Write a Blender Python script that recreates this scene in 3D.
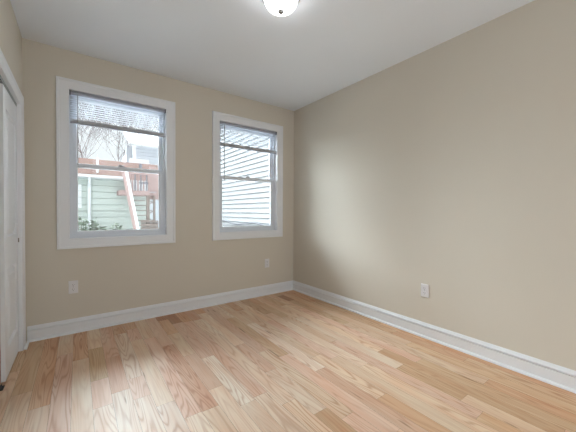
import bpy, bmesh, math, random
from mathutils import Vector, Matrix
random.seed(7)
for o in list(bpy.data.objects): bpy.data.objects.remove(o)
S = bpy.context.scene
COL = S.collection

# ---------------------------------------------------------------- camera
FOC = 285.54
yaw, pit, rol = (math.radians(v) for v in (36.4209, -.8055, .2696))
CAM = Vector((-2.47, -3.2151, 1.10))
Fw = Vector((math.sin(yaw)*math.cos(pit), math.cos(yaw)*math.cos(pit), math.sin(pit)))
Rt = Vector((math.cos(yaw), -math.sin(yaw), 0)); Up = Rt.cross(Fw)
Rt, Up = Rt*math.cos(rol)+Up*math.sin(rol), -Rt*math.sin(rol)+Up*math.cos(rol)
cd = bpy.data.cameras.new('camera'); cam = bpy.data.objects.new('camera', cd); COL.objects.link(cam)
m = Matrix((Rt, Up, -Fw)).transposed().to_4x4(); m.translation = CAM
cam.matrix_world = m
cd.sensor_width = 36; cd.lens = FOC/576*36; cd.clip_start = .02; cd.clip_end = 200
S.camera = cam
def at(px, py, y):
    """the point of the plane at depth y (metres beyond the window wall) on the sight line of a photo pixel"""
    d = Fw*FOC + Rt*(px-288) + Up*(216-py)
    return CAM + d*((y-CAM.y)/d.y)

# ---------------------------------------------------------------- light
w = bpy.data.worlds.new('overcast_sky'); S.world = w; w.use_nodes = True
bg = w.node_tree.nodes['Background']
SKY_HORIZON, SKY_ZENITH = 1.02, 3.0                  # overcast: the sky brightens with height
bg.inputs['Color'].default_value = (.93, .965, 1.0, 1)
wn, wl = w.node_tree.nodes, w.node_tree.links
wt = wn.new('ShaderNodeTexCoord'); ws = wn.new('ShaderNodeSeparateXYZ'); wl.new(wt.outputs['Generated'], ws.inputs[0])
wr = wn.new('ShaderNodeMapRange'); wr.interpolation_type = 'SMOOTHSTEP'
for i, v in ((1, .15), (2, .85), (3, SKY_HORIZON), (4, SKY_ZENITH)): wr.inputs[i].default_value = v
wl.new(ws.outputs[2], wr.inputs[0]); wl.new(wr.outputs[0], bg.inputs['Strength'])
def area(name, loc, rot, sx, sy, power, col):
    l = bpy.data.lights.new(name, 'AREA'); l.shape = 'RECTANGLE'; l.size = sx; l.size_y = sy
    l.energy = power; l.color = col
    o = bpy.data.objects.new(name, l); o.location = loc; o.rotation_euler = rot; COL.objects.link(o); return o
area('rear_fill', (-1.25, -4.55, 1.25), (math.radians(90), 0, 0), 1.9, 2.2, 25, (.90, .96, 1.0))  # fill light added behind the camera to brighten the room
sl = bpy.data.lights.new('veiled_sun', 'SUN'); sl.energy = 56; sl.angle = math.radians(115); sl.color = (.84, .93, 1.0)
so_ = bpy.data.objects.new('veiled_sun', sl); COL.objects.link(so_)
so_.rotation_euler = Vector((.16, .92, .50)).to_track_quat('Z', 'Y').to_euler()
for x in (-2.117, -.701):                              # sampling portals in the two window openings, they emit nothing
    p = area('window_portal', (x, .13, 1.516), (math.radians(-90), 0, 0), .82, 1.33, 1, (1, 1, 1)); p.data.cycles.is_portal = True
LAMP_STRENGTH = 8.5
S.view_settings.view_transform = 'Standard'; S.view_settings.look = 'None'
S.view_settings.gamma = 1; S.view_settings.use_curve_mapping = False
S.view_settings.exposure = 0.12

# ---------------------------------------------------------------- helpers
def lin(c): return tuple(((v/255+.055)/1.055)**2.4 if v/255 > .04045 else v/255/12.92 for v in c)
def mat(name, col, rough=.5, metal=0, noise=0, nscale=8, bump=0, bscale=60, spec=.5, trans=0):
    m = bpy.data.materials.new(name); m.use_nodes = True; n = m.node_tree.nodes; l = m.node_tree.links
    b = n['Principled BSDF']; b.inputs['Roughness'].default_value = rough; b.inputs['Metallic'].default_value = metal
    b.inputs['Specular IOR Level'].default_value = spec
    b.inputs['Base Color'].default_value = (*col, 1)
    tc = n.new('ShaderNodeTexCoord')
    if noise:
        t = n.new('ShaderNodeTexNoise'); t.inputs['Scale'].default_value = nscale; t.inputs['Detail'].default_value = 4
        l.new(tc.outputs['Object'], t.inputs['Vector'])
        mx = n.new('ShaderNodeMix'); mx.data_type = 'RGBA'
        mx.inputs[6].default_value = (*[c*(1-noise) for c in col], 1); mx.inputs[7].default_value = (*[min(1, c*(1+noise)) for c in col], 1)
        l.new(t.outputs['Fac'], mx.inputs[0]); l.new(mx.outputs[2], b.inputs['Base Color'])
    if bump:
        t = n.new('ShaderNodeTexNoise'); t.inputs['Scale'].default_value = bscale; t.inputs['Detail'].default_value = 3
        l.new(tc.outputs['Object'], t.inputs['Vector'])
        bp = n.new('ShaderNodeBump'); bp.inputs['Strength'].default_value = bump; bp.inputs['Distance'].default_value = .002
        l.new(t.outputs['Fac'], bp.inputs['Height']); l.new(bp.outputs[0], b.inputs['Normal'])
    return m
M = dict(
    wall=mat('beige_wall_paint', (.68, .63, .545), .75, noise=.02, nscale=2, bump=.08, bscale=220, spec=.25),
    ceil=mat('ceiling_paint', (.83, .87, .92), .9, noise=.01, nscale=2, bump=.05, bscale=200, spec=.2),
    trim=mat('white_trim_paint', (.83, .845, .87), .38, noise=.01, nscale=5),
    door=mat('white_door_paint', (.84, .86, .89), .42, noise=.01, nscale=5),
    vinyl=mat('white_vinyl', (.74, .78, .84), .35, noise=.01, nscale=5),
    lightvinyl=mat('bright_vinyl', (.82, .84, .87), .35, noise=.01, nscale=5),
    slat=mat('blind_slat_enamel', (.64, .66, .71), .35, noise=.01),
    rail=mat('blind_rail_enamel', (.40, .41, .46), .35, noise=.02),
    cord=mat('blind_cord', (.70, .70, .72), .8, noise=.03),
    wand=mat('clear_acrylic_wand', (.42, .43, .46), .2, noise=.02),
    dark=mat('dark_gap_rubber', (.03, .03, .035), .6, noise=.1),
    plate=mat('outlet_plastic', (.80, .79, .80), .3, noise=.01),
    slot=mat('outlet_slot', (.05, .05, .06), .5, noise=.1),
    nickel=mat('brushed_nickel', (.42, .42, .43), .32, 1, noise=.08, nscale=60),
    brass=mat('aged_hinge_metal', (.30, .27, .24), .4, 1, noise=.1, nscale=40),
    sidgreen=mat('pale_green_siding', (.375, .41, .38), .9, spec=.1, noise=.04, nscale=2),
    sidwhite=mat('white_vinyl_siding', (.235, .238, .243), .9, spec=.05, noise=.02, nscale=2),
    sidgrey=mat('pale_grey_siding', (.38, .40, .43), .9, spec=.1, noise=.03, nscale=2),
    extwhite=mat('white_exterior_paint', (.55, .56, .57), .9, spec=.1, noise=.03, nscale=4),
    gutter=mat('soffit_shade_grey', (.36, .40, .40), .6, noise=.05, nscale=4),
    roof=mat('salmon_shingles', (.30, .205, .18), .95, spec=.05, noise=.14, nscale=9, bump=.5, bscale=30),
    redwood=mat('salmon_stained_wood', (.30, .215, .20), .9, spec=.05, noise=.12, nscale=12, bump=.3, bscale=40),
    oldwood=mat('weathered_brown_wood', (.17, .13, .11), .85, noise=.25, nscale=14, bump=.4, bscale=40),
    darkrail=mat('dark_grey_rail', (.12, .12, .14), .6, noise=.1),
    bark=mat('winter_bark', (.15, .135, .135), .9, noise=.3, nscale=14, bump=.4, bscale=30),
    leaf=mat('shrub_leaf', (.13, .16, .115), .6, noise=.35, nscale=9),
    stem=mat('shrub_stem', (.12, .10, .08), .8, noise=.2),
    ground=mat('pale_bounce_ground', (.50, .50, .49), .95, noise=.1, nscale=3, bump=.5, bscale=20),  # unseen ground, made pale so daylight bounces up to the ceiling
    cable=mat('black_cable', (.035, .035, .045), .5, noise=.1),
)
def glass():
    m = bpy.data.materials.new('window_glass'); m.use_nodes = True; n = m.node_tree.nodes; l = m.node_tree.links
    n.remove(n['Principled BSDF']); out = n['Material Output']
    t = n.new('ShaderNodeBsdfTransparent'); t.inputs[0].default_value = (.96, .98, .98, 1)
    g = n.new('ShaderNodeBsdfGlossy'); g.inputs['Roughness'].default_value = .02
    f = n.new('ShaderNodeFresnel'); f.inputs[0].default_value = 1.35
    x = n.new('ShaderNodeMixShader'); l.new(f.outputs[0], x.inputs[0]); l.new(t.outputs[0], x.inputs[1]); l.new(g.outputs[0], x.inputs[2])
    l.new(x.outputs[0], out.inputs[0]); return m
M['glass'] = glass()
def lampmat():
    m = bpy.data.materials.new('frosted_lamp_glass'); m.use_nodes = True; b = m.node_tree.nodes['Principled BSDF']
    b.inputs['Base Color'].default_value = (.85, .86, .88, 1); b.inputs['Roughness'].default_value = .18
    b.inputs['Emission Color'].default_value = (.97, .98, 1, 1); b.inputs['Emission Strength'].default_value = LAMP_STRENGTH
    return m
M['lamp'] = lampmat()

def tag(o, label=None, cat=None, group=None, kind=None):
    for k, v in (('label', label), ('category', cat), ('group', group), ('kind', kind)):
        if v: o[k] = v
    return o
def obj(name, bm, m, parent=None, smooth=False, bev=0):
    bmesh.ops.recalc_face_normals(bm, faces=bm.faces)
    me = bpy.data.meshes.new(name); bm.to_mesh(me); bm.free(); me.materials.append(M[m] if isinstance(m, str) else m)
    if smooth:
        for p in me.polygons: p.use_smooth = True
    o = bpy.data.objects.new(name, me); COL.objects.link(o)
    if parent: o.parent = parent
    if bev:
        b = o.modifiers.new('bevel', 'BEVEL'); b.width = bev; b.segments = 2; b.limit_method = 'ANGLE'
    return o
def empty(name, loc=(0, 0, 0), rz=0):
    o = bpy.data.objects.new(name, None); o.location = loc; o.rotation_euler.z = rz; o.empty_display_size = .05
    COL.objects.link(o); return o
def BM(): return bmesh.new()
def box(bm, a, b):
    x0, x1 = sorted((a[0], b[0])); y0, y1 = sorted((a[1], b[1])); z0, z1 = sorted((a[2], b[2]))
    v = [bm.verts.new(p) for p in ((x0,y0,z0),(x1,y0,z0),(x1,y1,z0),(x0,y1,z0),(x0,y0,z1),(x1,y0,z1),(x1,y1,z1),(x0,y1,z1))]
    for f in ((0,3,2,1),(4,5,6,7),(0,1,5,4),(1,2,6,5),(2,3,7,6),(3,0,4,7)): bm.faces.new([v[i] for i in f])
    return bm
def bar(bm, p, q, wdt, hgt, up=(0, 0, 1)):
    """square bar from p to q"""
    p, q = Vector(p), Vector(q); d = (q-p).normalized(); u = Vector(up)
    s = d.cross(u).normalized(); u = s.cross(d)
    v = [bm.verts.new(c+s*a*wdt/2+u*b*hgt/2) for c in (p, q) for a, b in ((-1,-1),(1,-1),(1,1),(-1,1))]
    for f in ((0,1,2,3),(7,6,5,4),(0,4,5,1),(1,5,6,2),(2,6,7,3),(3,7,4,0)): bm.faces.new([v[i] for i in f])
    return bm
def tube(bm, pts, r, n=8):
    pts = [Vector(p) for p in pts]; rs = r if isinstance(r, (list, tuple)) else [r]*len(pts); rings = []
    for i, p in enumerate(pts):
        d = (pts[min(i+1, len(pts)-1)]-pts[max(i-1, 0)]).normalized()
        u = Vector((0, 0, 1)) if abs(d.z) < .9 else Vector((1, 0, 0)); s = d.cross(u).normalized(); u = s.cross(d)
        rings.append([bm.verts.new(p+(s*math.cos(t)+u*math.sin(t))*rs[i]) for t in (2*math.pi*k/n for k in range(n))])
    for a, b in zip(rings, rings[1:]):
        for k in range(n): bm.faces.new((a[k], a[(k+1)%n], b[(k+1)%n], b[k]))
    bm.faces.new(rings[0]); bm.faces.new(rings[-1]); return bm
def lathe(bm, prof, c, n=40, axis='z'):
    rings = []
    for r, h in prof:
        ring = []
        for k in range(n):
            t = 2*math.pi*k/n; a, b = r*math.cos(t), r*math.sin(t)
            ring.append(bm.verts.new(Vector(c)+(Vector((a, b, h)) if axis == 'z' else Vector((a, h, b)))))
        rings.append(ring)
    for a, b in zip(rings, rings[1:]):
        for k in range(n): bm.faces.new((a[k], a[(k+1)%n], b[(k+1)%n], b[k]))
    bm.faces.new(rings[0]); bm.faces.new(rings[-1]); return bm
def holed(bm, u0, u1, v0, v1, holes, d0, d1, f):
    """slab u x v, thickness d0..d1, with rectangular holes; f(u, v, d) -> point"""
    us = sorted({u0, u1, *[h[i] for h in holes for i in (0, 1)]}); vs = sorted({v0, v1, *[h[i] for h in holes for i in (2, 3)]})
    solid = lambda i, j: 0 <= i < len(us)-1 and 0 <= j < len(vs)-1 and not any(h[0] <= (us[i]+us[i+1])/2 <= h[1] and h[2] <= (vs[j]+vs[j+1])/2 <= h[3] for h in holes)
    V = {}
    def vt(i, j, d):
        if (i, j, d) not in V: V[(i, j, d)] = bm.verts.new(f(us[i], vs[j], d))
        return V[(i, j, d)]
    for i in range(len(us)-1):
        for j in range(len(vs)-1):
            if not solid(i, j): continue
            for d in (d0, d1): bm.faces.new([vt(*q, d) for q in ((i,j),(i+1,j),(i+1,j+1),(i,j+1))])
            for (a, b), nb in ((((i,j),(i+1,j)),(i,j-1)), (((i,j+1),(i+1,j+1)),(i,j+1)), (((i,j),(i,j+1)),(i-1,j)), (((i+1,j),(i+1,j+1)),(i+1,j))):
                if not solid(*nb): bm.faces.new([vt(*a, d0), vt(*b, d0), vt(*b, d1), vt(*a, d1)])
    return bm
def ringframe(bm, u0, u1, v0, v1, prof, f, open_bottom=False):
    """sweep a profile [(outset, height)...] round a rectangle; f(u, v, h) -> point"""
    loops = [[bm.verts.new(f(u, v, h)) for u, v in (((u0-d, v0 if open_bottom else v0-d)), (u0-d, v1+d), (u1+d, v1+d), (u1+d, v0 if open_bottom else v0-d))] for d, h in prof]
    n = len(prof)
    for i in range(n):
        a, b = loops[i], loops[(i+1) % n]
        for k in range(3 if open_bottom else 4): bm.faces.new((a[k], a[(k+1)%4], b[(k+1)%4], b[k]))
    if open_bottom:
        for k in (0, 3): bm.faces.new([l[k] for l in loops])
    return bm

# ---------------------------------------------------------------- the room
L, H, BK = -2.83, 2.524, -4.0
OPZ0, OPZ1 = .852, 2.180
OPS = ((-2.525, -1.708), (-1.112, -.290))          # clear openings of the two windows
WT = .16                                            # outer wall thickness
struct = lambda o: tag(o, kind='structure')

# floor : strip oak, every board a face with its own tone
def floor_material():
    m = bpy.data.materials.new('oak_strip_floor'); m.use_nodes = True; n = m.node_tree.nodes; l = m.node_tree.links
    b = n['Principled BSDF']
    def math_(op, a, c=None):
        x = n.new('ShaderNodeMath'); x.operation = op
        for i, v in enumerate((a, c)):
            if v is None: continue
            if isinstance(v, (int, float)): x.inputs[i].default_value = v
            else: l.new(v, x.inputs[i])
        return x.outputs[0]
    tone = n.new('ShaderNodeAttribute'); tone.attribute_name = 'tone'
    rnd = n.new('ShaderNodeAttribute'); rnd.attribute_name = 'seed'
    tc = n.new('ShaderNodeTexCoord'); sp = n.new('ShaderNodeSeparateXYZ'); l.new(tc.outputs['Object'], sp.inputs[0])
    def coords(sx, sy, k):
        c = n.new('ShaderNodeCombineXYZ'); l.new(math_('MULTIPLY', sp.outputs[0], sx), c.inputs[0])
        l.new(math_('MULTIPLY', sp.outputs[1], sy), c.inputs[1]); l.new(math_('MULTIPLY', rnd.outputs['Fac'], k), c.inputs[2]); return c.outputs[0]
    # cathedral figure: contour lines of a stretched noise
    n1 = n.new('ShaderNodeTexNoise'); n1.inputs['Scale'].default_value = 1; n1.inputs['Detail'].default_value = 1.5; n1.inputs['Roughness'].default_value = .45
    l.new(coords(11, .8, 61), n1.inputs['Vector'])
    rings = math_('SINE', math_('MULTIPLY', n1.outputs['Fac'], 110))
    rings = math_('POWER', math_('ADD', math_('MULTIPLY', rings, .5), .5), 3.2)
    amt = math_('MULTIPLY', rings, math_('ADD', math_('MULTIPLY', math_('FRACT', math_('MULTIPLY', rnd.outputs['Fac'], 7.31)), .62), .16))
    # fine pores
    n2 = n.new('ShaderNodeTexNoise'); n2.inputs['Scale'].default_value = 1; n2.inputs['Detail'].default_value = 3
    l.new(coords(150, 2.5, 33), n2.inputs['Vector'])
    # broad tint along the board
    n3 = n.new('ShaderNodeTexNoise'); n3.inputs['Scale'].default_value = 1; n3.inputs['Detail'].default_value = 2
    l.new(coords(14, 2.2, 17), n3.inputs['Vector'])
    def mix(fac, a, c, mode='MIX'):
        x = n.new('ShaderNodeMix'); x.data_type = 'RGBA'; x.blend_type = mode
        if isinstance(fac, (int, float)): x.inputs[0].default_value = fac
        else: l.new(fac, x.inputs[0])
        for i, v in ((6, a), (7, c)):
            if isinstance(v, tuple): x.inputs[i].default_value = (*v, 1)
            else: l.new(v, x.inputs[i])
        return x.outputs[2]
    c = mix(amt, tone.outputs['Color'], (.68, .47, .35), 'MULTIPLY')
    pr = n.new('ShaderNodeMapRange'); pr.inputs[1].default_value = .42; pr.inputs[2].default_value = .75; pr.inputs[3].default_value = 0; pr.inputs[4].default_value = .25
    l.new(n2.outputs['Fac'], pr.inputs[0]); c = mix(pr.outputs[0], c, (.70, .55, .44), 'MULTIPLY')
    tr = n.new('ShaderNodeMapRange'); tr.inputs[1].default_value = .35; tr.inputs[2].default_value = .7; tr.inputs[3].default_value = 0; tr.inputs[4].default_value = .85
    l.new(n3.outputs['Fac'], tr.inputs[0]); c = mix(tr.outputs[0], c, (.93, .76, .66), 'MULTIPLY')
    # rare dark mineral streaks
    n4 = n.new('ShaderNodeTexNoise'); n4.inputs['Scale'].default_value = 1; n4.inputs['Detail'].default_value = 1
    l.new(coords(30, 3.2, 91), n4.inputs['Vector'])
    sr = n.new('ShaderNodeMapRange'); sr.inputs[1].default_value = .735; sr.inputs[2].default_value = .79; sr.inputs[3].default_value = 0; sr.inputs[4].default_value = .8
    l.new(n4.outputs['Fac'], sr.inputs[0]); c = mix(sr.outputs[0], c, (.42, .26, .18), 'MULTIPLY')
    l.new(c, b.inputs['Base Color'])
    rr = n.new('ShaderNodeMapRange'); rr.inputs[3].default_value = .44; rr.inputs[4].default_value = .54
    l.new(n3.outputs['Fac'], rr.inputs[0]); l.new(rr.outputs[0], b.inputs['Roughness'])
    b.inputs['Specular IOR Level'].default_value = .85
    bp = n.new('ShaderNodeBump'); bp.inputs['Strength'].default_value = .12; bp.inputs['Distance'].default_value = .0008
    l.new(math_('ADD', rings, n2.outputs['Fac']), bp.inputs['Height']); l.new(bp.outputs[0], b.inputs['Normal'])
    return m
T = dict(cream=(.80, .62, .445), light=(.82, .665, .51), white=(.86, .74, .61), deep=(.50, .27, .145), tan=(.70, .49, .30), gold=(.66, .445, .245),
         orange=(.70, .44, .26), pink=(.76, .53, .38), red=(.66, .41, .27), brown=(.63, .42, .25), rose=(.78, .56, .42))
P0, PW = -2.599, .0965
# row: [(y where the board ends, tone)...] from the window wall towards the camera; orange first boards partly hold the shade there
KNOWN = {
 -3: [(-.55,'tan'),(-1.9,'cream'),(-3,'light')],
 -2: [(-.9,'tan'),(-2.2,'cream')],
 -1: [(-1.12,'orange'),(-2.3,'light')],
  0: [(-.46,'cream'),(-1.9,'rose'),(-3,'light')],
  1: [(-.618,'orange'),(-1.95,'cream')],
  2: [(-.47,'cream'),(-1.0,'gold'),(-1.318,'pink'),(-2.4,'light')],
  3: [(-.71,'pink'),(-1.22,'red'),(-2.3,'light')],
  4: [(-.28,'orange'),(-1.11,'light'),(-1.36,'pink'),(-2.6,'light')],
  5: [(-.22,'orange'),(-.50,'rose'),(-1.5,'cream'),(-2.5,'white')],
  6: [(-.52,'cream'),(-1.684,'rose'),(-2.7,'light')],
  7: [(-.757,'pink'),(-1.69,'red'),(-2.6,'cream')],
  8: [(-.16,'deep'),(-.55,'orange'),(-1.018,'cream'),(-1.527,'pink'),(-2.6,'light')],
  9: [(-.32,'deep'),(-1.13,'rose'),(-1.77,'white'),(-2.7,'light')],
 10: [(-.34,'orange'),(-1.75,'rose'),(-2.8,'light')],
 11: [(-.35,'red'),(-1.9,'light'),(-2.8,'cream')],
 12: [(-.2,'orange'),(-1.09,'light'),(-1.565,'pink'),(-2.066,'light'),(-2.9,'brown')],
 13: [(-1.30,'pink'),(-2.177,'cream'),(-3.2,'rose')],
 14: [(-.5,'light'),(-1.45,'tan'),(-2.4,'rose'),(-3.3,'light')],
 15: [(-.75,'cream'),(-1.755,'white'),(-2.75,'pink')],
 16: [(-.35,'orange'),(-1.6,'cream'),(-2.188,'cream'),(-3.2,'orange')],
 17: [(-.8,'cream'),(-1.7,'rose'),(-2.9,'cream')],
 18: [(-.62,'brown'),(-1.9,'light'),(-3,'cream')],
 19: [(-.30,'orange'),(-.8,'tan'),(-1.5,'cream'),(-2.6,'rose')],
 20: [(-.9,'cream'),(-2.062,'light'),(-2.485,'brown'),(-3.4,'cream')],
 21: [(-.5,'tan'),(-1.837,'cream'),(-2.9,'brown')],
 22: [(-.7,'cream'),(-2.1,'rose'),(-3.4,'tan')],
 23: [(-.15,'tan'),(-.40,'deep'),(-1.3,'tan'),(-2.5,'cream'),(-3.6,'orange')],
 24: [(-.9,'tan'),(-1.9,'cream'),(-3.1,'tan')],
 25: [(-.6,'orange'),(-1.7,'tan'),(-2.3,'orange'),(-3.4,'tan')],
 26: [(-.4,'orange'),(-1.5,'tan'),(-3.0,'orange')],
}
def build_floor():
    bm = BM(); tl = bm.loops.layers.float_color.new('tone'); sl = bm.loops.layers.float_color.new('seed')
    rg = random.Random(3); g = .0004; ZB = -.004
    def quad(x0, y0, x1, y1, z, col, s):
        f = bm.faces.new([bm.verts.new(p) for p in ((x0,y0,z),(x1,y0,z),(x1,y1,z),(x0,y1,z))])
        for lp in f.loops: lp[tl] = (*col, 1); lp[sl] = (s, s, s, 1)
    for i in range(-10, 28):
        xa, xb = P0+PW*i, P0+PW*(i+1)
        if xa < -3.55: continue
        xb = min(xb, .02)
        y = .02; seq = list(KNOWN.get(i, []))
        while y > -4.88:
            if seq: e, t = seq.pop(0)
            else: e, t = y-rg.uniform(.5, 1.4), rg.choice(['cream','light','tan','rose','pink','light','orange'])
            e = max(e, -4.9)
            if e >= y-.01: continue
            k = rg.uniform(.94, 1.06); col = tuple(c*k for c in T[t])
            quad(xa+g, e+g, xb-g, y-g, 0, col, rg.random()); y = e
    quad(-3.6, -4.95, .1, .1, ZB, (.16, .09, .055), .5)
    box(bm, (-3.6, -4.95, -.12), (.1, .1, -.02))
    me = bpy.data.meshes.new('floor'); bm.normal_update(); bm.to_mesh(me); bm.free(); me.materials.append(floor_material())
    o = bpy.data.objects.new('floor', me); COL.objects.link(o); struct(o)
build_floor()

struct(obj('ceiling', box(BM(), (-3.6, -4.95, H), (.15, WT, H+.12)), 'ceil'))
struct(obj('wall_back', holed(BM(), -3.6, .15, -.12, H, [(a-.012, b+.012, OPZ0-.012, OPZ1+.012) for a, b in OPS], 0, WT, lambda u, v, d: (u, d, v)), 'wall'))
struct(obj('wall_right', box(BM(), (0, BK-.0, -.1), (.15, 0, H)), 'wall'))
CY0, CY1, CZ = -.19, -1.85, 1.925                    # closet opening in the left wall
struct(obj('wall_left', holed(BM(), BK, 0, 0, H, [(CY1-.012, CY0+.012, -.01, CZ+.012)], 0, -.11, lambda u, v, d: (L+d, u, v)), 'wall'))
struct(obj('wall_closet', box(box(BM(), (-3.58, CY1-.3, 0), (-3.5, 0, H)), (-3.5, CY1-.38, 0), (L-.11, CY1-.3, H)), 'wall'))
struct(obj('wall_rear', holed(BM(), L, 0, 0, H, [(-2.2, -.3, -.01, 2.25)], 0, -.12, lambda u, v, d: (u, BK+d, v)), 'wall'))
hall = BM(); box(hall, (-3.6, -4.95, 0), (.15, -4.85, H)); box(hall, (-2.9, -4.85, 0), (-2.83, BK-.12, H)); box(hall, (0, -4.85, 0), (.1, BK, H))
struct(obj('wall_hall', hall, 'wall'))

# baseboards with a moulded cap, and shoe moulding
BB = [(0, 0), (.0135, 0), (.0135, .089), (.0045, .091), (.0045, .098), (.0170, .100), (.0170, .104), (.0090, .117), (.0085, .119), (.0035, .128), (0, .128)]
SH = [(.0135, 0), (.029, 0), (.0285, .007), (.025, .013), (.019, .017), (.0135, .018)]
def run(name, p, q, nrm, prof, mi0=0, mi1=0):
    """extrude a moulding profile along the foot of a wall; mi = mitre at each end (+1 inside corner)"""
    p, q, nv = Vector(p), Vector(q), Vector(nrm); d = (q-p).normalized(); bm = BM()
    a = [bm.verts.new(p+nv*o+Vector((0, 0, h))+d*o*mi0) for o, h in prof]; b = [bm.verts.new(q+nv*o+Vector((0, 0, h))-d*o*mi1) for o, h in prof]
    for i in range(len(prof)): bm.faces.new((a[i], a[(i+1)%len(prof)], b[(i+1)%len(prof)], b[i]))
    bm.faces.new(a); bm.faces.new(b[::-1]); return struct(obj(name, bm, 'trim'))
run('baseboard_back', (L+.018, 0, 0), (0, 0, 0), (0, -1, 0), BB, 0, 1)
run('baseboard_right', (0, 0, 0), (0, BK, 0), (-1, 0, 0), BB, 1, 1)
run('trim_1', (L+.016, 0, 0), (0, 0, 0), (0, -1, 0), SH, .6, 1)
run('trim_2', (0, 0, 0), (0, BK, 0), (-1, 0, 0), SH, 1, 1)
run('trim_3', (L+.005, -.014, 0), (L+.005, CY0+.012, 0), (1, 0, 0), SH, 0, 0)
run('baseboard_left', (L, CY1-.1, 0), (L, BK, 0), (1, 0, 0), BB, 0, 1)

# ---------------------------------------------------------------- windows
def window(idx, a, b):
    W = struct(empty('window_%d' % idx, ((a+b)/2, 0, OPZ0)))
    ox, oz = (a+b)/2, OPZ0
    f = lambda u, v, h: (u-ox, -h, v-oz)
    loc = lambda p: (p[0]-ox, p[1], p[2]-oz)
    def B(bm, p, q): return box(bm, loc(p), loc(q))
    obj('window_casing', ringframe(BM(), a, b, OPZ0, OPZ1, [(0, 0), (0, .012), (.006, .015), (.066, .017), (.072, .021), (.088, .021), (.090, .018), (.090, 0)], f), 'trim', W)
    # jamb lining
    obj('jamb', ringframe(BM(), a, b, OPZ0, OPZ1, [(0, 0), (.011, 0), (.011, -WT), (0, -WT)], f), 'lightvinyl', W)
    # vinyl frame with the sash tracks
    fr = ringframe(BM(), a, b, OPZ0, OPZ1, [(-.022, -.048), (0, -.048), (0, -.125), (-.022, -.125)], f)
    B(fr, (a, .038, OPZ0), (b, .048, OPZ0+.018))
    obj('window_frame', fr, 'vinyl', W, bev=.0015)
    zm = 1.522; i0, i1 = a+.022, b-.022
    def sash(name, z0, z1, y0, y1, st, rb, rt):
        s = holed(BM(), i0, i1, z0, z1, [(i0+st, i1-st, z0+rb, z1-rt)], y0, y1, lambda u, v, d: loc((u, d, v)))
        o = obj(name, s, 'vinyl', W, bev=.002)
        gl = B(BM(), (i0+st-.004, (y0+y1)/2-.002, z0+rb-.004), (i1-st+.004, (y0+y1)/2+.002, z1-rt+.004))
        obj('glass_pane', gl, 'glass', o); 
        bd = ringframe(BM(), i0+st, i1-st, z0+rb, z1-rt, [(0, -(y0+.001)), (-.006, -(y0+.008)), (-.006, -(y0+.012)), (0, -(y0+.012))], f)
        obj('glazing_bead', bd, 'lightvinyl', o)
        return o
    sash('upper_sash', zm-.018, OPZ1-.022, .089, .118, .030, .034, .030)
    lo = sash('lower_sash', OPZ0+.020, zm+.018, .055, .084, .033, .038, .034)
    lk = B(BM(), (ox-.028, .052, zm+.018), (ox+.028, .084, zm+.026)); bar(lk, loc((ox-.022, .060, zm+.031)), loc((ox+.022, .066, zm+.031)), .010, .010)
    obj('sash_lock', lk, 'rail', lo, bev=.001)
    # raised mini blind
    T_ = empty('window_blind', (ox, .02, OPZ1))
    bl = lambda p: (p[0]-ox, p[1]-.02, p[2]-OPZ1)
    def BB_(bm, p, q): return box(bm, bl(p), bl(q))
    ba, bb = a+.004, b-.004
    hr = BB_(BM(), (ba+.004, .006, OPZ1-.031), (bb-.004, .033, OPZ1-.008)); obj('headrail', hr, 'rail', T_, bev=.0015)
    for s in (ba, bb-.006): obj('end_bracket', BB_(BM(), (s, .003, OPZ1-.034), (s+.006, .036, OPZ1-.0005)), 'dark', T_)
    zb = 1.888
    # slats hang open, the rest lie stacked on the bottom rail
    sm = None; zs = []
    z = OPZ1-.048
    while z > zb+.050: zs.append((z, 0)); z -= .0195
    zs += [(zb+.0136+k*.00105, 1) for k in range(26)]
    for z, st in zs:
        if sm is None:
            bm = BM(); prof = [(-.0125, -.0012), (-.006, .0004), (0, .001), (.006, .0004), (.0125, -.0012)]
            lo_ = [[bm.verts.new((x, y, h+e)) for y, h in prof] for x in (ba-ox+.003, bb-ox-.003) for e in (0, .0007)]
            for k in range(4):
                bm.faces.new((lo_[0][k], lo_[0][k+1], lo_[2][k+1], lo_[2][k])); bm.faces.new((lo_[1][k], lo_[1][k+1], lo_[3][k+1], lo_[3][k]))
            for k in (0, 4): bm.faces.new((lo_[0][k], lo_[1][k], lo_[3][k], lo_[2][k]))
            so = obj('slat', bm, 'slat', T_); sm = so.data
        else:
            so = bpy.data.objects.new('slat', sm); COL.objects.link(so); so.parent = T_
        so.location = (0, 0, z-OPZ1); so.rotation_euler.x = 0 if st else math.radians(-4)
    obj('bottom_rail', BB_(BM(), (ba+.003, .0075, zb), (bb-.003, .0325, zb+.0125)), 'rail', T_, bev=.002)
    for cx in (a+.11, b-.11):
        c = BM()
        for cy in (.0065, .0335): tube(c, [bl((cx, cy, OPZ1-.03)), bl((cx, cy, zb+.004))], .0007, 5)
        obj('ladder_cord', c, 'cord', T_)
    wx = a+.062
    wd = tube(BM(), [bl((wx, -.003, OPZ1-.034)), bl((wx, -.004, 1.52 if idx == 1 else 1.475))], .0042, 6)
    obj('tilt_wand', wd, 'wand', T_, smooth=True)
    obj('wand_hook', tube(BM(), [bl((wx, .008, OPZ1-.025)), bl((wx, -.003, OPZ1-.027)), bl((wx, -.003, OPZ1-.036))], .0022, 6), 'nickel', T_)
    return T_
g = 'white mini blinds raised over the two windows'
tag(window(1, *OPS[0]), 'white mini blind half raised in the left window, facing yard and trees', 'blind', g)
tag(window(2, *OPS[1]), 'white mini blind half raised in the right window, against white siding', 'blind', g)

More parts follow.
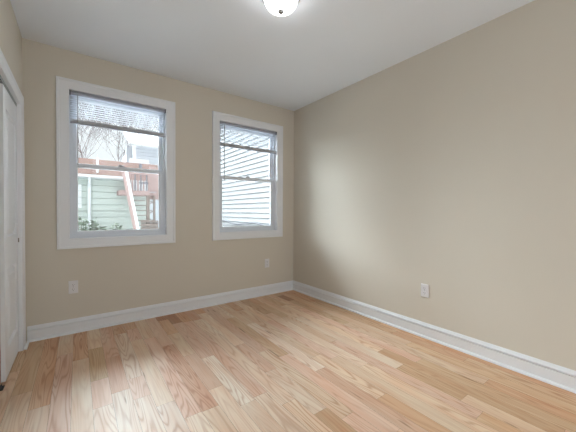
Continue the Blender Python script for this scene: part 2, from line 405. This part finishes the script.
# ---------------------------------------------------------------- closet door
D = struct(empty('door_1', (L, CY0, 0)))
dl = lambda p: (p[0]-L, p[1]-CY0, p[2])
fd = lambda u, v, h: dl((L+h, u, v))
obj('door_casing', ringframe(BM(), CY1, CY0, 0, CZ, [(0, 0), (0, .011), (.008, .015), (.050, .017), (.058, .021), (.076, .021), (.078, .018), (.078, 0)], fd, True), 'trim', D)
obj('door_jamb', ringframe(BM(), CY1, CY0, 0, CZ, [(0, 0), (.0115, 0), (.0115, -.11), (0, -.11)], fd, True), 'trim', D)
def leaf(y0, y1, x0, th, z0, z1):
    """a two panel leaf, panels raised on the room side"""
    st = .082; panels = [(y1+st, y0-st, .195, .715), (y1+st, y0-st, .925, z1-.13)]
    bm = holed(BM(), y1, y0, z0, z1, panels, x0, x0-th, lambda u, v, d: dl((d, u, v)))
    o = obj('door_leaf', bm, 'door', D, bev=.001)
    for u0, u1, v0, v1 in panels:
        pb = BM(); lv = [(0, -.001), (.006, -.015), (.014, -.015), (.050, .002)]; loops = []
        for ins, h in lv: loops.append([pb.verts.new(dl((x0+h, u, v))) for u, v in ((u0+ins, v0+ins), (u1-ins, v0+ins), (u1-ins, v1-ins), (u0+ins, v1-ins))])
        bk = [pb.verts.new(dl((x0-th+.003, u, v))) for u, v in ((u0, v0), (u1, v0), (u1, v1), (u0, v1))]
        loops.insert(0, bk)
        for p, q in zip(loops, loops[1:]):
            for k in range(4): pb.faces.new((p[k], p[(k+1)%4], q[(k+1)%4], q[k]))
        pb.faces.new(loops[-1]); pb.faces.new(bk)
        obj('raised_panel', pb, 'door', o)
    return o
LX = L-.012
lf = leaf(CY0-.004, CY0-.51, LX, .022, .012, CZ-.028)
tk = box(BM(), dl((L-.075, CY1+.002, CZ-.022)), dl((L-.012, CY0-.002, CZ-.001))); obj('door_track', tk, 'gutter', D)
for z in (.872,):
    hb = tube(BM(), [dl((LX+.004, CY0-.003, z-.016)), dl((LX+.004, CY0-.003, z+.016))], .0038, 8)
    obj('hinge', hb, 'brass', D, smooth=True)
gd = box(BM(), (-.012, -.030, 0), (.016, .030, .004)); box(gd, (-.004, -.028, .004), (.004, .028, .014))
go = obj('door_guide', gd, 'dark', None, bev=.001); go.location = (LX-.015, CY0-.570, .0005)
tag(go, 'small black floor guide beside the foot of the white closet door', 'door guide')

# ---------------------------------------------------------------- ceiling lamp
LC = (-1.388, -1.660)
CL = tag(empty('ceiling_light', (LC[0], LC[1], H)), 'frosted white dome light flush on the ceiling with a nickel knob', 'ceiling light')
obj('base_ring', lathe(BM(), [(.02, 0), (.124, 0), (.128, -.005), (.127, -.016), (.120, -.022), (.108, -.024), (.02, -.026)], (0, 0, 0), 56), 'nickel', CL, smooth=True)
dm = [(.112, -.022)]
for k in range(1, 12):
    t = k/12*math.pi/2; dm.append((.112*math.cos(t)**.85, -.022-.084*math.sin(t)))
dm.append((.006, -.1065))
obj('glass_dome', lathe(BM(), dm, (0, 0, 0), 56), 'lamp', CL, smooth=True)
obj('finial', lathe(BM(), [(.004, -.103), (.020, -.105), (.021, -.109), (.015, -.113), (.016, -.117), (.010, -.122), (.001, -.124)], (0, 0, 0), 24), 'nickel', CL, smooth=True)

# ---------------------------------------------------------------- outlets
def outlet(loc, rz, label):
    o = tag(empty('wall_outlet', loc, rz), label, 'outlet', 'white wall outlets above the baseboards')
    p = BM(); w_, h_ = .0355, .058
    v0 = [p.verts.new((x, 0, z)) for x, z in ((-w_,-h_),(w_,-h_),(w_,h_),(-w_,h_))]; v1 = [p.verts.new((x*.93, -.0062, z*.955)) for x, z in ((-w_,-h_),(w_,-h_),(w_,h_),(-w_,h_))]
    for k in range(4): p.faces.new((v0[k], v0[(k+1)%4], v1[(k+1)%4], v1[k]))
    p.faces.new(v0); p.faces.new(v1); obj('cover_plate', p, 'plate', o, bev=.001)
    for s in (-1, 1):
        r = lathe(BM(), [(.001, -.0055), (.0165, -.0055), (.0165, -.0082), (.0155, -.0088), (.001, -.0088)], (0, 0, s*.0205), 24, 'y')
        ro = obj('receptacle', r, 'plate', o)
        q = BM()
        for sx, hh in ((-.0062, .0045), (.0062, .0036)): box(q, (sx-.0011, -.0087, s*.0205+.003-hh), (sx+.0011, -.0094, s*.0205+.003+hh))
        box(q, (-.0022, -.0087, s*.0205-.0105), (.0022, -.0094, s*.0205-.0065)); obj('slot', q, 'slot', ro)
    obj('screw', lathe(BM(), [(.0005, -.006), (.0032, -.006), (.0028, -.0075), (.0005, -.0078)], (0, 0, 0), 14, 'y'), 'nickel', o)
outlet((-2.502, 0, .414), 0, 'white duplex outlet on the window wall below the left window')
outlet((-.442, 0, .418), 0, 'white duplex outlet on the window wall below the right window, near the corner')
outlet((0, -1.912, .411), -math.pi/2, 'white duplex outlet on the long bare right wall')

# ---------------------------------------------------------------- outside
GZ = -.65
struct(obj('ground', box(BM(), (-25, WT+.02, GZ-.3), (25, 60, GZ)), 'ground'))
def siding(bm, u0, u1, z0, z1, exp, f, lap=.018, ph=0.0):
    """lapped boards: each one leans out at its foot; f(u, out, z) -> point"""
    z = z0
    first = exp*(ph if ph else 1); 
    g = exp*.065                                      # dark reveal under the butt of each board
    while z < z1-1e-4:
        e = min(z1, z+(first if z == z0 else exp)); zg = min(z+g, e-.001)
        a = [bm.verts.new(f(u, o, zz)) for u in (u0, u1) for o, zz in ((-.005, zg), (lap+.03, zg), (.03, e), (-.005, e))]
        for k in range(4): bm.faces.new((a[k], a[(k+1)%4], a[4+(k+1)%4], a[4+k]))
        bm.faces.new(a[:4]); bm.faces.new(a[4:]); z = e
    return bm

# white sided neighbour, seen through the right window
N = tag(empty('neighbour_house', (.5, 1, GZ)), 'white vinyl sided house wall close outside the right window', 'house')
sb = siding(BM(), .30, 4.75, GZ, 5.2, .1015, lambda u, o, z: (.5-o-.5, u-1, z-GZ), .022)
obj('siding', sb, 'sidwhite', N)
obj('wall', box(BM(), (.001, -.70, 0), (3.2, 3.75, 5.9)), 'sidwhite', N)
obj('corner_board', box(BM(), (-.03, 3.72, 0), (.06, 3.79, 5.85)), 'extwhite', N)
rfb = BM(); bar(rfb, (-.35, -.8, 5.85), (-.35, 4.0, 5.85), .12, .16); box(rfb, (-.35, -.8, 5.86), (3.3, 4.0, 5.94)); obj('roof', rfb, 'extwhite', N)
def at_x(px, py, x):
    d = Fw*FOC + Rt*(px-288) + Up*(216-py); return CAM + d*((x-CAM.x)/d.x)
cb = [at_x(px, py, .425) for px, py in ((217, 219.6), (223, 220.3), (227, 221.2), (231, 223.0), (236, 224.0), (242, 224.0), (248, 223.4), (253, 222.8), (257, 223.3), (262, 224.8), (268, 225.6), (276, 226.0))]
def smooth_path(P, n=5):
    out = []
    for i in range(len(P)-1):
        a, b, c, d = P[max(i-1, 0)], P[i], P[i+1], P[min(i+2, len(P)-1)]
        for k in range(n):
            t = k/n; out.append(.5*((2*b)+(c-a)*t+(2*a-5*b+4*c-d)*t*t+(3*b-a-3*c+d)*t**3))
    return out+[P[-1]]
co = obj('utility_cable', tube(BM(), smooth_path(cb), .017, 8), 'cable', smooth=True)
tag(co, 'thin dark cable sagging along the white siding outside the right window', 'cable')

# pale green house with a salmon roof
FY = 8.0
ev = at(90, 177, FY).z
G = tag(empty('green_house', (-4, FY, GZ)), 'pale green sided house with salmon roof across the yard, left window', 'house')
gl = lambda p: (p[0]+4, p[1]-FY, p[2]-GZ)
gx1 = at(150, 200, FY).x
obj('siding', siding(BM(), -8.2, gx1, GZ, ev-.02, .205, lambda u, o, z: gl((u, FY-o, z)), .022, .55), 'sidgreen', G)
obj('wall', box(BM(), gl((-8.2, FY+.001, GZ)), gl((gx1, 12.4, ev))), 'sidgreen', G)
ex0 = -8.5; ex1 = at(124, 178, FY-.3).x
obj('gutter', box(BM(), gl((ex0, FY-.34, ev-.03)), gl((ex1, FY-.26, ev+.05))), 'extwhite', G)
obj('soffit', box(BM(), gl((ex0, FY-.26, ev-.07)), gl((ex1, FY-.02, ev-.03))), 'gutter', G)
rb = BM(); yr = FY-.24
r0 = at(70, 156.6, yr); r1 = at(157.5, 164.6, yr); zr = (at(90, 158.7, yr).z)
e1 = at(148, 172, FY-.3)
top = [(ex0, FY-.30, ev+.05), (e1.x, FY-.30, ev+.05), (r1.x, yr, zr), (ex0, yr, zr)]
a_ = [rb.verts.new(gl(p)) for p in top]; b_ = [rb.verts.new(gl((p[0], p[1], p[2]-.09))) for p in top]
rb.faces.new(a_); rb.faces.new(b_)
for k in range(4): rb.faces.new((a_[k], a_[(k+1)%4], b_[(k+1)%4], b_[k]))
back = [(ex0, yr, zr-.01), (r1.x, yr, zr-.01), (r1.x, 12.9, zr-.06), (ex0, 12.9, zr-.06)]
c_ = [rb.verts.new(gl(p)) for p in back]; d_ = [rb.verts.new(gl((p[0], p[1], p[2]-.09))) for p in back]
rb.faces.new(c_); rb.faces.new(d_)
for k in range(4): rb.faces.new((c_[k], c_[(k+1)%4], d_[(k+1)%4], d_[k]))
obj('roof', rb, 'roof', G)
rk = BM(); bar(rk, gl(Vector(top[1])+Vector((.01, 0, -.05))), gl(Vector(top[2])+Vector((.01, 0, -.05))), .03, .12); obj('rake_board', rk, 'oldwood', G)
def roofz(y): return ev+.05+(y-FY+.34)/(yr-FY+.34)*(zr-ev-.05)
vp = at(97.3, 163, FY-.38); obj('vent_pipe', tube(BM(), [gl((vp.x, vp.y, vp.z-.3)), gl((vp.x, vp.y, vp.z+.18))], .035, 10), 'extwhite', G)
vp = at(140.5, 166, FY-.36); obj('vent_pipe', tube(BM(), [gl((vp.x, vp.y, vp.z-.3)), gl((vp.x, vp.y, vp.z+.07))], .045, 10), 'darkrail', G)
dx = at(89.3, 200, FY-.1).x
obj('downspout', tube(BM(), [gl((dx, FY-.30, ev)), gl((dx, FY-.28, ev-.10)), gl((dx, FY-.085, ev-.22)), gl((dx, FY-.075, GZ+.1)), gl((dx, FY-.25, GZ+.03))], .045, 8), 'extwhite', G)
wx1 = at(81.5, 200, FY-.04).x; wz1, wz0 = at(79, 184, FY).z, at(79, 208, FY).z
wf = ringframe(BM(), wx1-.95, wx1-.09, wz0+.09, wz1-.09, [(0, 0), (0, .05), (.09, .05), (.09, 0)], lambda u, v, h: gl((u, FY-h, v)))
wo = obj('window', wf, 'extwhite', G); obj('pane', box(BM(), gl((wx1-.95, FY-.028, wz0+.09)), gl((wx1-.09, FY-.026, wz1-.09))), 'gutter', wo)

# timber deck against the green house, and its steep stair
DK = tag(empty('deck', (-1, 7.4, GZ)), 'raised salmon timber deck with white balusters beside the green house', 'deck')
kl = lambda p: (p[0]+1, p[1]-7.4, p[2]-GZ)
DY = 7.15
dzt, dzb = at(135, 190.6, DY).z, at(135, 195.0, DY).z
dxl, dxr = at(119.5, 192, DY).x, at(149.5, 192, DY).x
obj('platform', box(BM(), kl((dxl, DY, dzb)), kl((dxr, FY-.06, dzt))), 'redwood', DK)
rt_ = at(135, 173.5, DY+.03).z; rm_ = at(140, 182.6, DY+.03).z
for px in (129.3, 148.7):
    x = at(px, 185, DY+.04).x; obj('post', box(BM(), kl((x-.03, DY+.0, dzt)), kl((x+.03, DY+.06, rt_+.02))), 'redwood', DK)
for i in range(6):
    x = at(132.3+i*2.85, 182, DY+.03).x; obj('baluster', box(BM(), kl((x-.017, DY+.01, dzt)), kl((x+.017, DY+.045, rt_-.03))), 'redwood' if i % 2 == 0 else 'darkrail', DK)
xl, xr_ = at(128.5, 180, DY).x, at(149, 180, DY).x
obj('top_rail', box(BM(), kl((xl, DY-.01, rt_-.03)), kl((xr_, DY+.06, rt_+.02))), 'redwood', DK)
obj('middle_rail', box(BM(), kl((at(139.5, 183, DY).x, DY+.0, rm_-.03)), kl((xr_, DY+.05, rm_+.02))), 'darkrail', DK)
obj('screen_wall', box(BM(), kl((at(130, 180, FY-.1).x, FY-.12, dzt)), kl((at(149, 180, FY-.1).x, FY-.05, rt_+.6))), 'extwhite', DK)
sp0, sp1 = at(149.2, 172, DY+.1), at(158.5, 172, DY+.1)
obj('side_panel', box(BM(), kl((sp0.x, DY+.1, at(154, 192, DY+.1).z)), kl((sp1.x, DY+.18, at(154, 167, DY+.1).z))), 'redwood', DK)
q0, q1 = at(149, 195.5, DY+.05), at(160.5, 191.5, DY+.05)
obj('brace', bar(BM(), kl(q0), kl(q1), .05, .05), 'redwood', DK)
sk = at(149, 198, DY+.12); obj('skirt_panel', box(BM(), kl((sk.x, DY+.12, at(154, 199.5, DY+.12).z)), kl((sp1.x+.12, DY+.16, at(154, 192.6, DY+.12).z))), 'redwood', DK)
for px, r in ((148.3, .045), (154.6, .032)):
    x = at(px, 208, DY).x; obj('support_post', box(BM(), kl((x-r, DY+.02, GZ)), kl((x+r, DY+.02+2*r, dzb))), 'oldwood', DK)
for k in range(5):
    z = at(148, 200+k*4.6, DY).z; xa = at(148.3, 208, DY).x; xb = at(154.6, 208, DY).x
    obj('cross_brace', bar(BM(), kl((xa, DY+.03, z)), kl((xb, DY+.03, z+(.10 if k % 2 else -.10))), .03, .03), 'oldwood', DK)
lat = BM(); z0, z1 = at(148, 231, DY-.1).z, at(148, 221.5, DY-.1).z; xa, xb = at(141, 225, DY-.1).x, at(158, 225, DY-.1).x
for zz in (z0, z0+(z1-z0)*.62, z1): bar(lat, kl((xa, DY-.1, zz)), kl((xb, DY-.1, zz)), .04, .05)
n = 12
for k in range(n):
    u = xa+(xb-xa)*k/n
    for s in (0, 1): bar(lat, kl((u+s*.06, DY-.1, z0+(z1-z0)*.05)), kl((u+(1-s)*.06, DY-.1, z1)), .030, .02)
obj('lattice', lat, 'oldwood', DK)

ST = tag(empty('yard_stair', (-1, 6, GZ)), 'steep outdoor stair with white topped stringer leading up to the deck', 'stair')
tl_ = lambda p: (p[0]+1, p[1]-6, p[2]-GZ)
A_, B_ = at(125.2, 171, 7.1), at(138.5, 236, 5.95)
dv = (B_-A_); t_ = (GZ+.02-A_.z)/dv.z; Bg = A_+dv*t_
strg = BM(); bar(strg, tl_(A_), tl_(Bg), .075, .17); obj('stringer', strg, 'extwhite', ST)
off = Vector((-.052, 0, -.02)); sd = BM(); bar(sd, tl_(A_+off), tl_(Bg+off), .028, .19); obj('side_board', sd, 'redwood', ST)
wd_ = at(147.5, 210, 6.8).x-at(134, 210, 6.8).x
for k in range(14):
    f_ = .40+.075*k; p = A_+dv*f_
    if p.z < GZ+.05: break
    obj('tread', box(BM(), tl_((p.x+.03, p.y-.02, p.z-.014)), tl_((p.x+wd_, p.y+.10, p.z+.010))), 'oldwood', ST)

# white and grey sided house further back
HY = 14
hx0, hz1 = at(133.5, 150, HY).x, at(150, 147.5, HY).z
Hh = tag(empty('grey_house', (hx0, HY, GZ)), 'pale grey sided house with white trim far behind the salmon roof', 'house')
hl = lambda p: (p[0]-hx0, p[1]-HY, p[2]-GZ)
obj('siding', siding(BM(), hx0, hx0+6, GZ, hz1, .17, lambda u, o, z: hl((u, HY-o, z)), .02), 'sidgrey', Hh)
obj('wall', box(BM(), hl((hx0, HY+.001, GZ)), hl((hx0+6, HY+5, hz1))), 'sidgrey', Hh)
obj('corner_board', box(BM(), hl((hx0-.03, HY-.05, GZ)), hl((hx0+.11, HY+.03, hz1))), 'extwhite', Hh)
rf = BM(); y0, y1 = HY-.35, HY+2.6; za, zb_ = hz1, at(150, 137, HY+2.6).z
pr = [(hx0-.22, y0, za), (hx0+6.3, y0, za), (hx0+6.3, y1, zb_), (hx0-.22, y1, zb_)]
a_ = [rf.verts.new(hl(p)) for p in pr]; b_ = [rf.verts.new(hl((p[0], p[1], p[2]+.12))) for p in pr]
rf.faces.new(a_); rf.faces.new(b_)
for k in range(4): rf.faces.new((a_[k], a_[(k+1)%4], b_[(k+1)%4], b_[k]))
obj('roof', rf, 'extwhite', Hh)
ch = at(129.5, 150, HY+.6); obj('chimney', box(BM(), hl((ch.x-.16, HY+.5, GZ)), hl((ch.x+.16, HY+.9, at(129, 146, HY+.6).z))), 'sidgrey', Hh)

# bare trees
def tree(base, height, lean, seed, label, spread=.5, r0=.10):
    rg = random.Random(seed); o = empty('bare_tree', base); tag(o, label, 'tree', 'bare winter trees behind the salmon roof')
    segs = []
    def grow(p, d, ln, r, dep, out):
        pts = [p]; rs = [r]; q = p.copy(); dd = d.copy(); n = 3
        for i in range(n):
            dd = (dd+Vector((rg.uniform(-.16, .16), rg.uniform(-.16, .16), rg.uniform(-.02, .12)))).normalized()
            q = q+dd*ln/n; pts.append(q.copy()); rs.append(max(.0045, r*(1-.42*(i+1)/n)))
        tube(out, pts, rs, 6 if dep < 2 else 3)
        if dep < 5:
            for k in range(2 if dep else 6):
                t = rg.uniform(.35, 1); i = min(n-1, int(t*n)); bp = pts[i+1]
                a = rg.uniform(0, 2*math.pi); sd = Vector((math.cos(a), math.sin(a), rg.uniform(.1, .9)))
                nd = (dd*(1-spread)+sd.normalized()*spread).normalized()
                grow(bp, nd, ln*rg.uniform(.65, .95), rs[i+1]*rg.uniform(.45, .68), dep+1, out)
            grow(pts[-1], dd, ln*.82, rs[-1]*.9, dep+1, out)
    bm = BM(); v = Vector(lean).normalized()
    tr_top = v*height*.37; tube(bm, [Vector((0, 0, -.05)), tr_top*.5, tr_top], [r0*1.25, r0*1.05, r0], 8)
    obj('trunk', bm, 'bark', o, smooth=True)
    cr = BM(); grow(tr_top-v*.05, v, height*.15, r0*.7, 0, cr); obj('crown', cr, 'bark', o)
for px, y, h, lean, sd, lab, r0 in ((96, 13, 8.6, (-.10, 0, 1), 4, 'bare tree with the darkest forked trunk, behind the white vent pipe', .06),
                               (110.5, 14.5, 8.8, (.10, 0, 1), 11, 'bare tree with branches leaning right, in the middle of the left window', .06),
                               (84, 17, 9.6, (-.05, 0, 1), 23, 'thin pale bare tree at the left edge of the left window', .06),
                               (122, 22, 11.5, (.1, 0, 1), 31, 'thin bare tree just left of the pale grey house', .07),
                               (131, 25, 12.5, (.25, 0, 1), 45, 'bare tree rising behind the roof of the pale grey house', .07)):
    x = at(px, 180, y).x; tree((x, y, GZ), h, lean, sd, lab, r0=r0)

# shrubs under the green wall
def shrub(px0, px1, top, y, seed, label, n=9, leaves=16, ls=.055):
    rg = random.Random(seed); xa, xb = at(px0, 225, y).x, at(px1, 225, y).x; zt = at((px0+px1)/2, top, y).z
    c = (xa+xb)/2; o = tag(empty('yard_shrub', (c, y, GZ)), label, 'shrub', 'leafy shrubs in front of the green house')
    sb = BM(); lb = BM(); hh = zt-GZ
    for k in range(n):
        u = (k+.5)/n; x = (xa-c)+(xb-xa)*u*1.0; h = hh*rg.uniform(.80, 1.0)
        pts = [Vector((x*.35, rg.uniform(-.05, .05), 0)), Vector((x*.7+rg.uniform(-.04, .04), rg.uniform(-.1, .1), h*.5)), Vector((x+rg.uniform(-.05, .05), rg.uniform(-.12, .12), h))]
        tube(sb, pts, [.012, .009, .004], 5)
        for j in range(leaves):
            t = rg.uniform(.45, 1.03); p = pts[0].lerp(pts[1], t*2) if t < .5 else pts[1].lerp(pts[2], t*2-1)
            a = rg.uniform(0, 6.28); d = Vector((math.cos(a), math.sin(a), rg.uniform(-.2, .8))).normalized(); s = ls*rg.uniform(.7, 1.3)
            sd = d.cross(Vector((rg.uniform(-1, 1), rg.uniform(-1, 1), 1))).normalized()*s*.32; up = d.cross(sd).normalized()*s*.10
            v = [lb.verts.new(q) for q in (p, p+d*s*.5+sd, p+d*s, p+d*s*.5-sd, p+d*s*.5+up)]
            for i in range(4): lb.faces.new((v[i], v[(i+1)%4], v[4]))
            lb.faces.new(v[:4])
    obj('stem', sb, 'stem', o); tag(obj('foliage', lb, 'leaf', o), kind='stuff')
shrub(77, 86, 218, 6.9, 2, 'small leafy shrub at the left, before the white downspout', 7, 15, .12)
shrub(88, 98, 218, 6.8, 5, 'fullest green shrub just right of the white downspout', 9, 18, .12)
shrub(97, 103, 222.5, 6.9, 8, 'low shrub second right of the white downspout', 6, 13, .12)
shrub(104, 110, 223, 6.9, 12, 'small sparse shrub in the middle of the green wall', 5, 18, .14)
shrub(113.5, 121, 220.5, 6.9, 17, 'sparse shrub left of the stair foot, one long twig rising', 5, 20, .14)
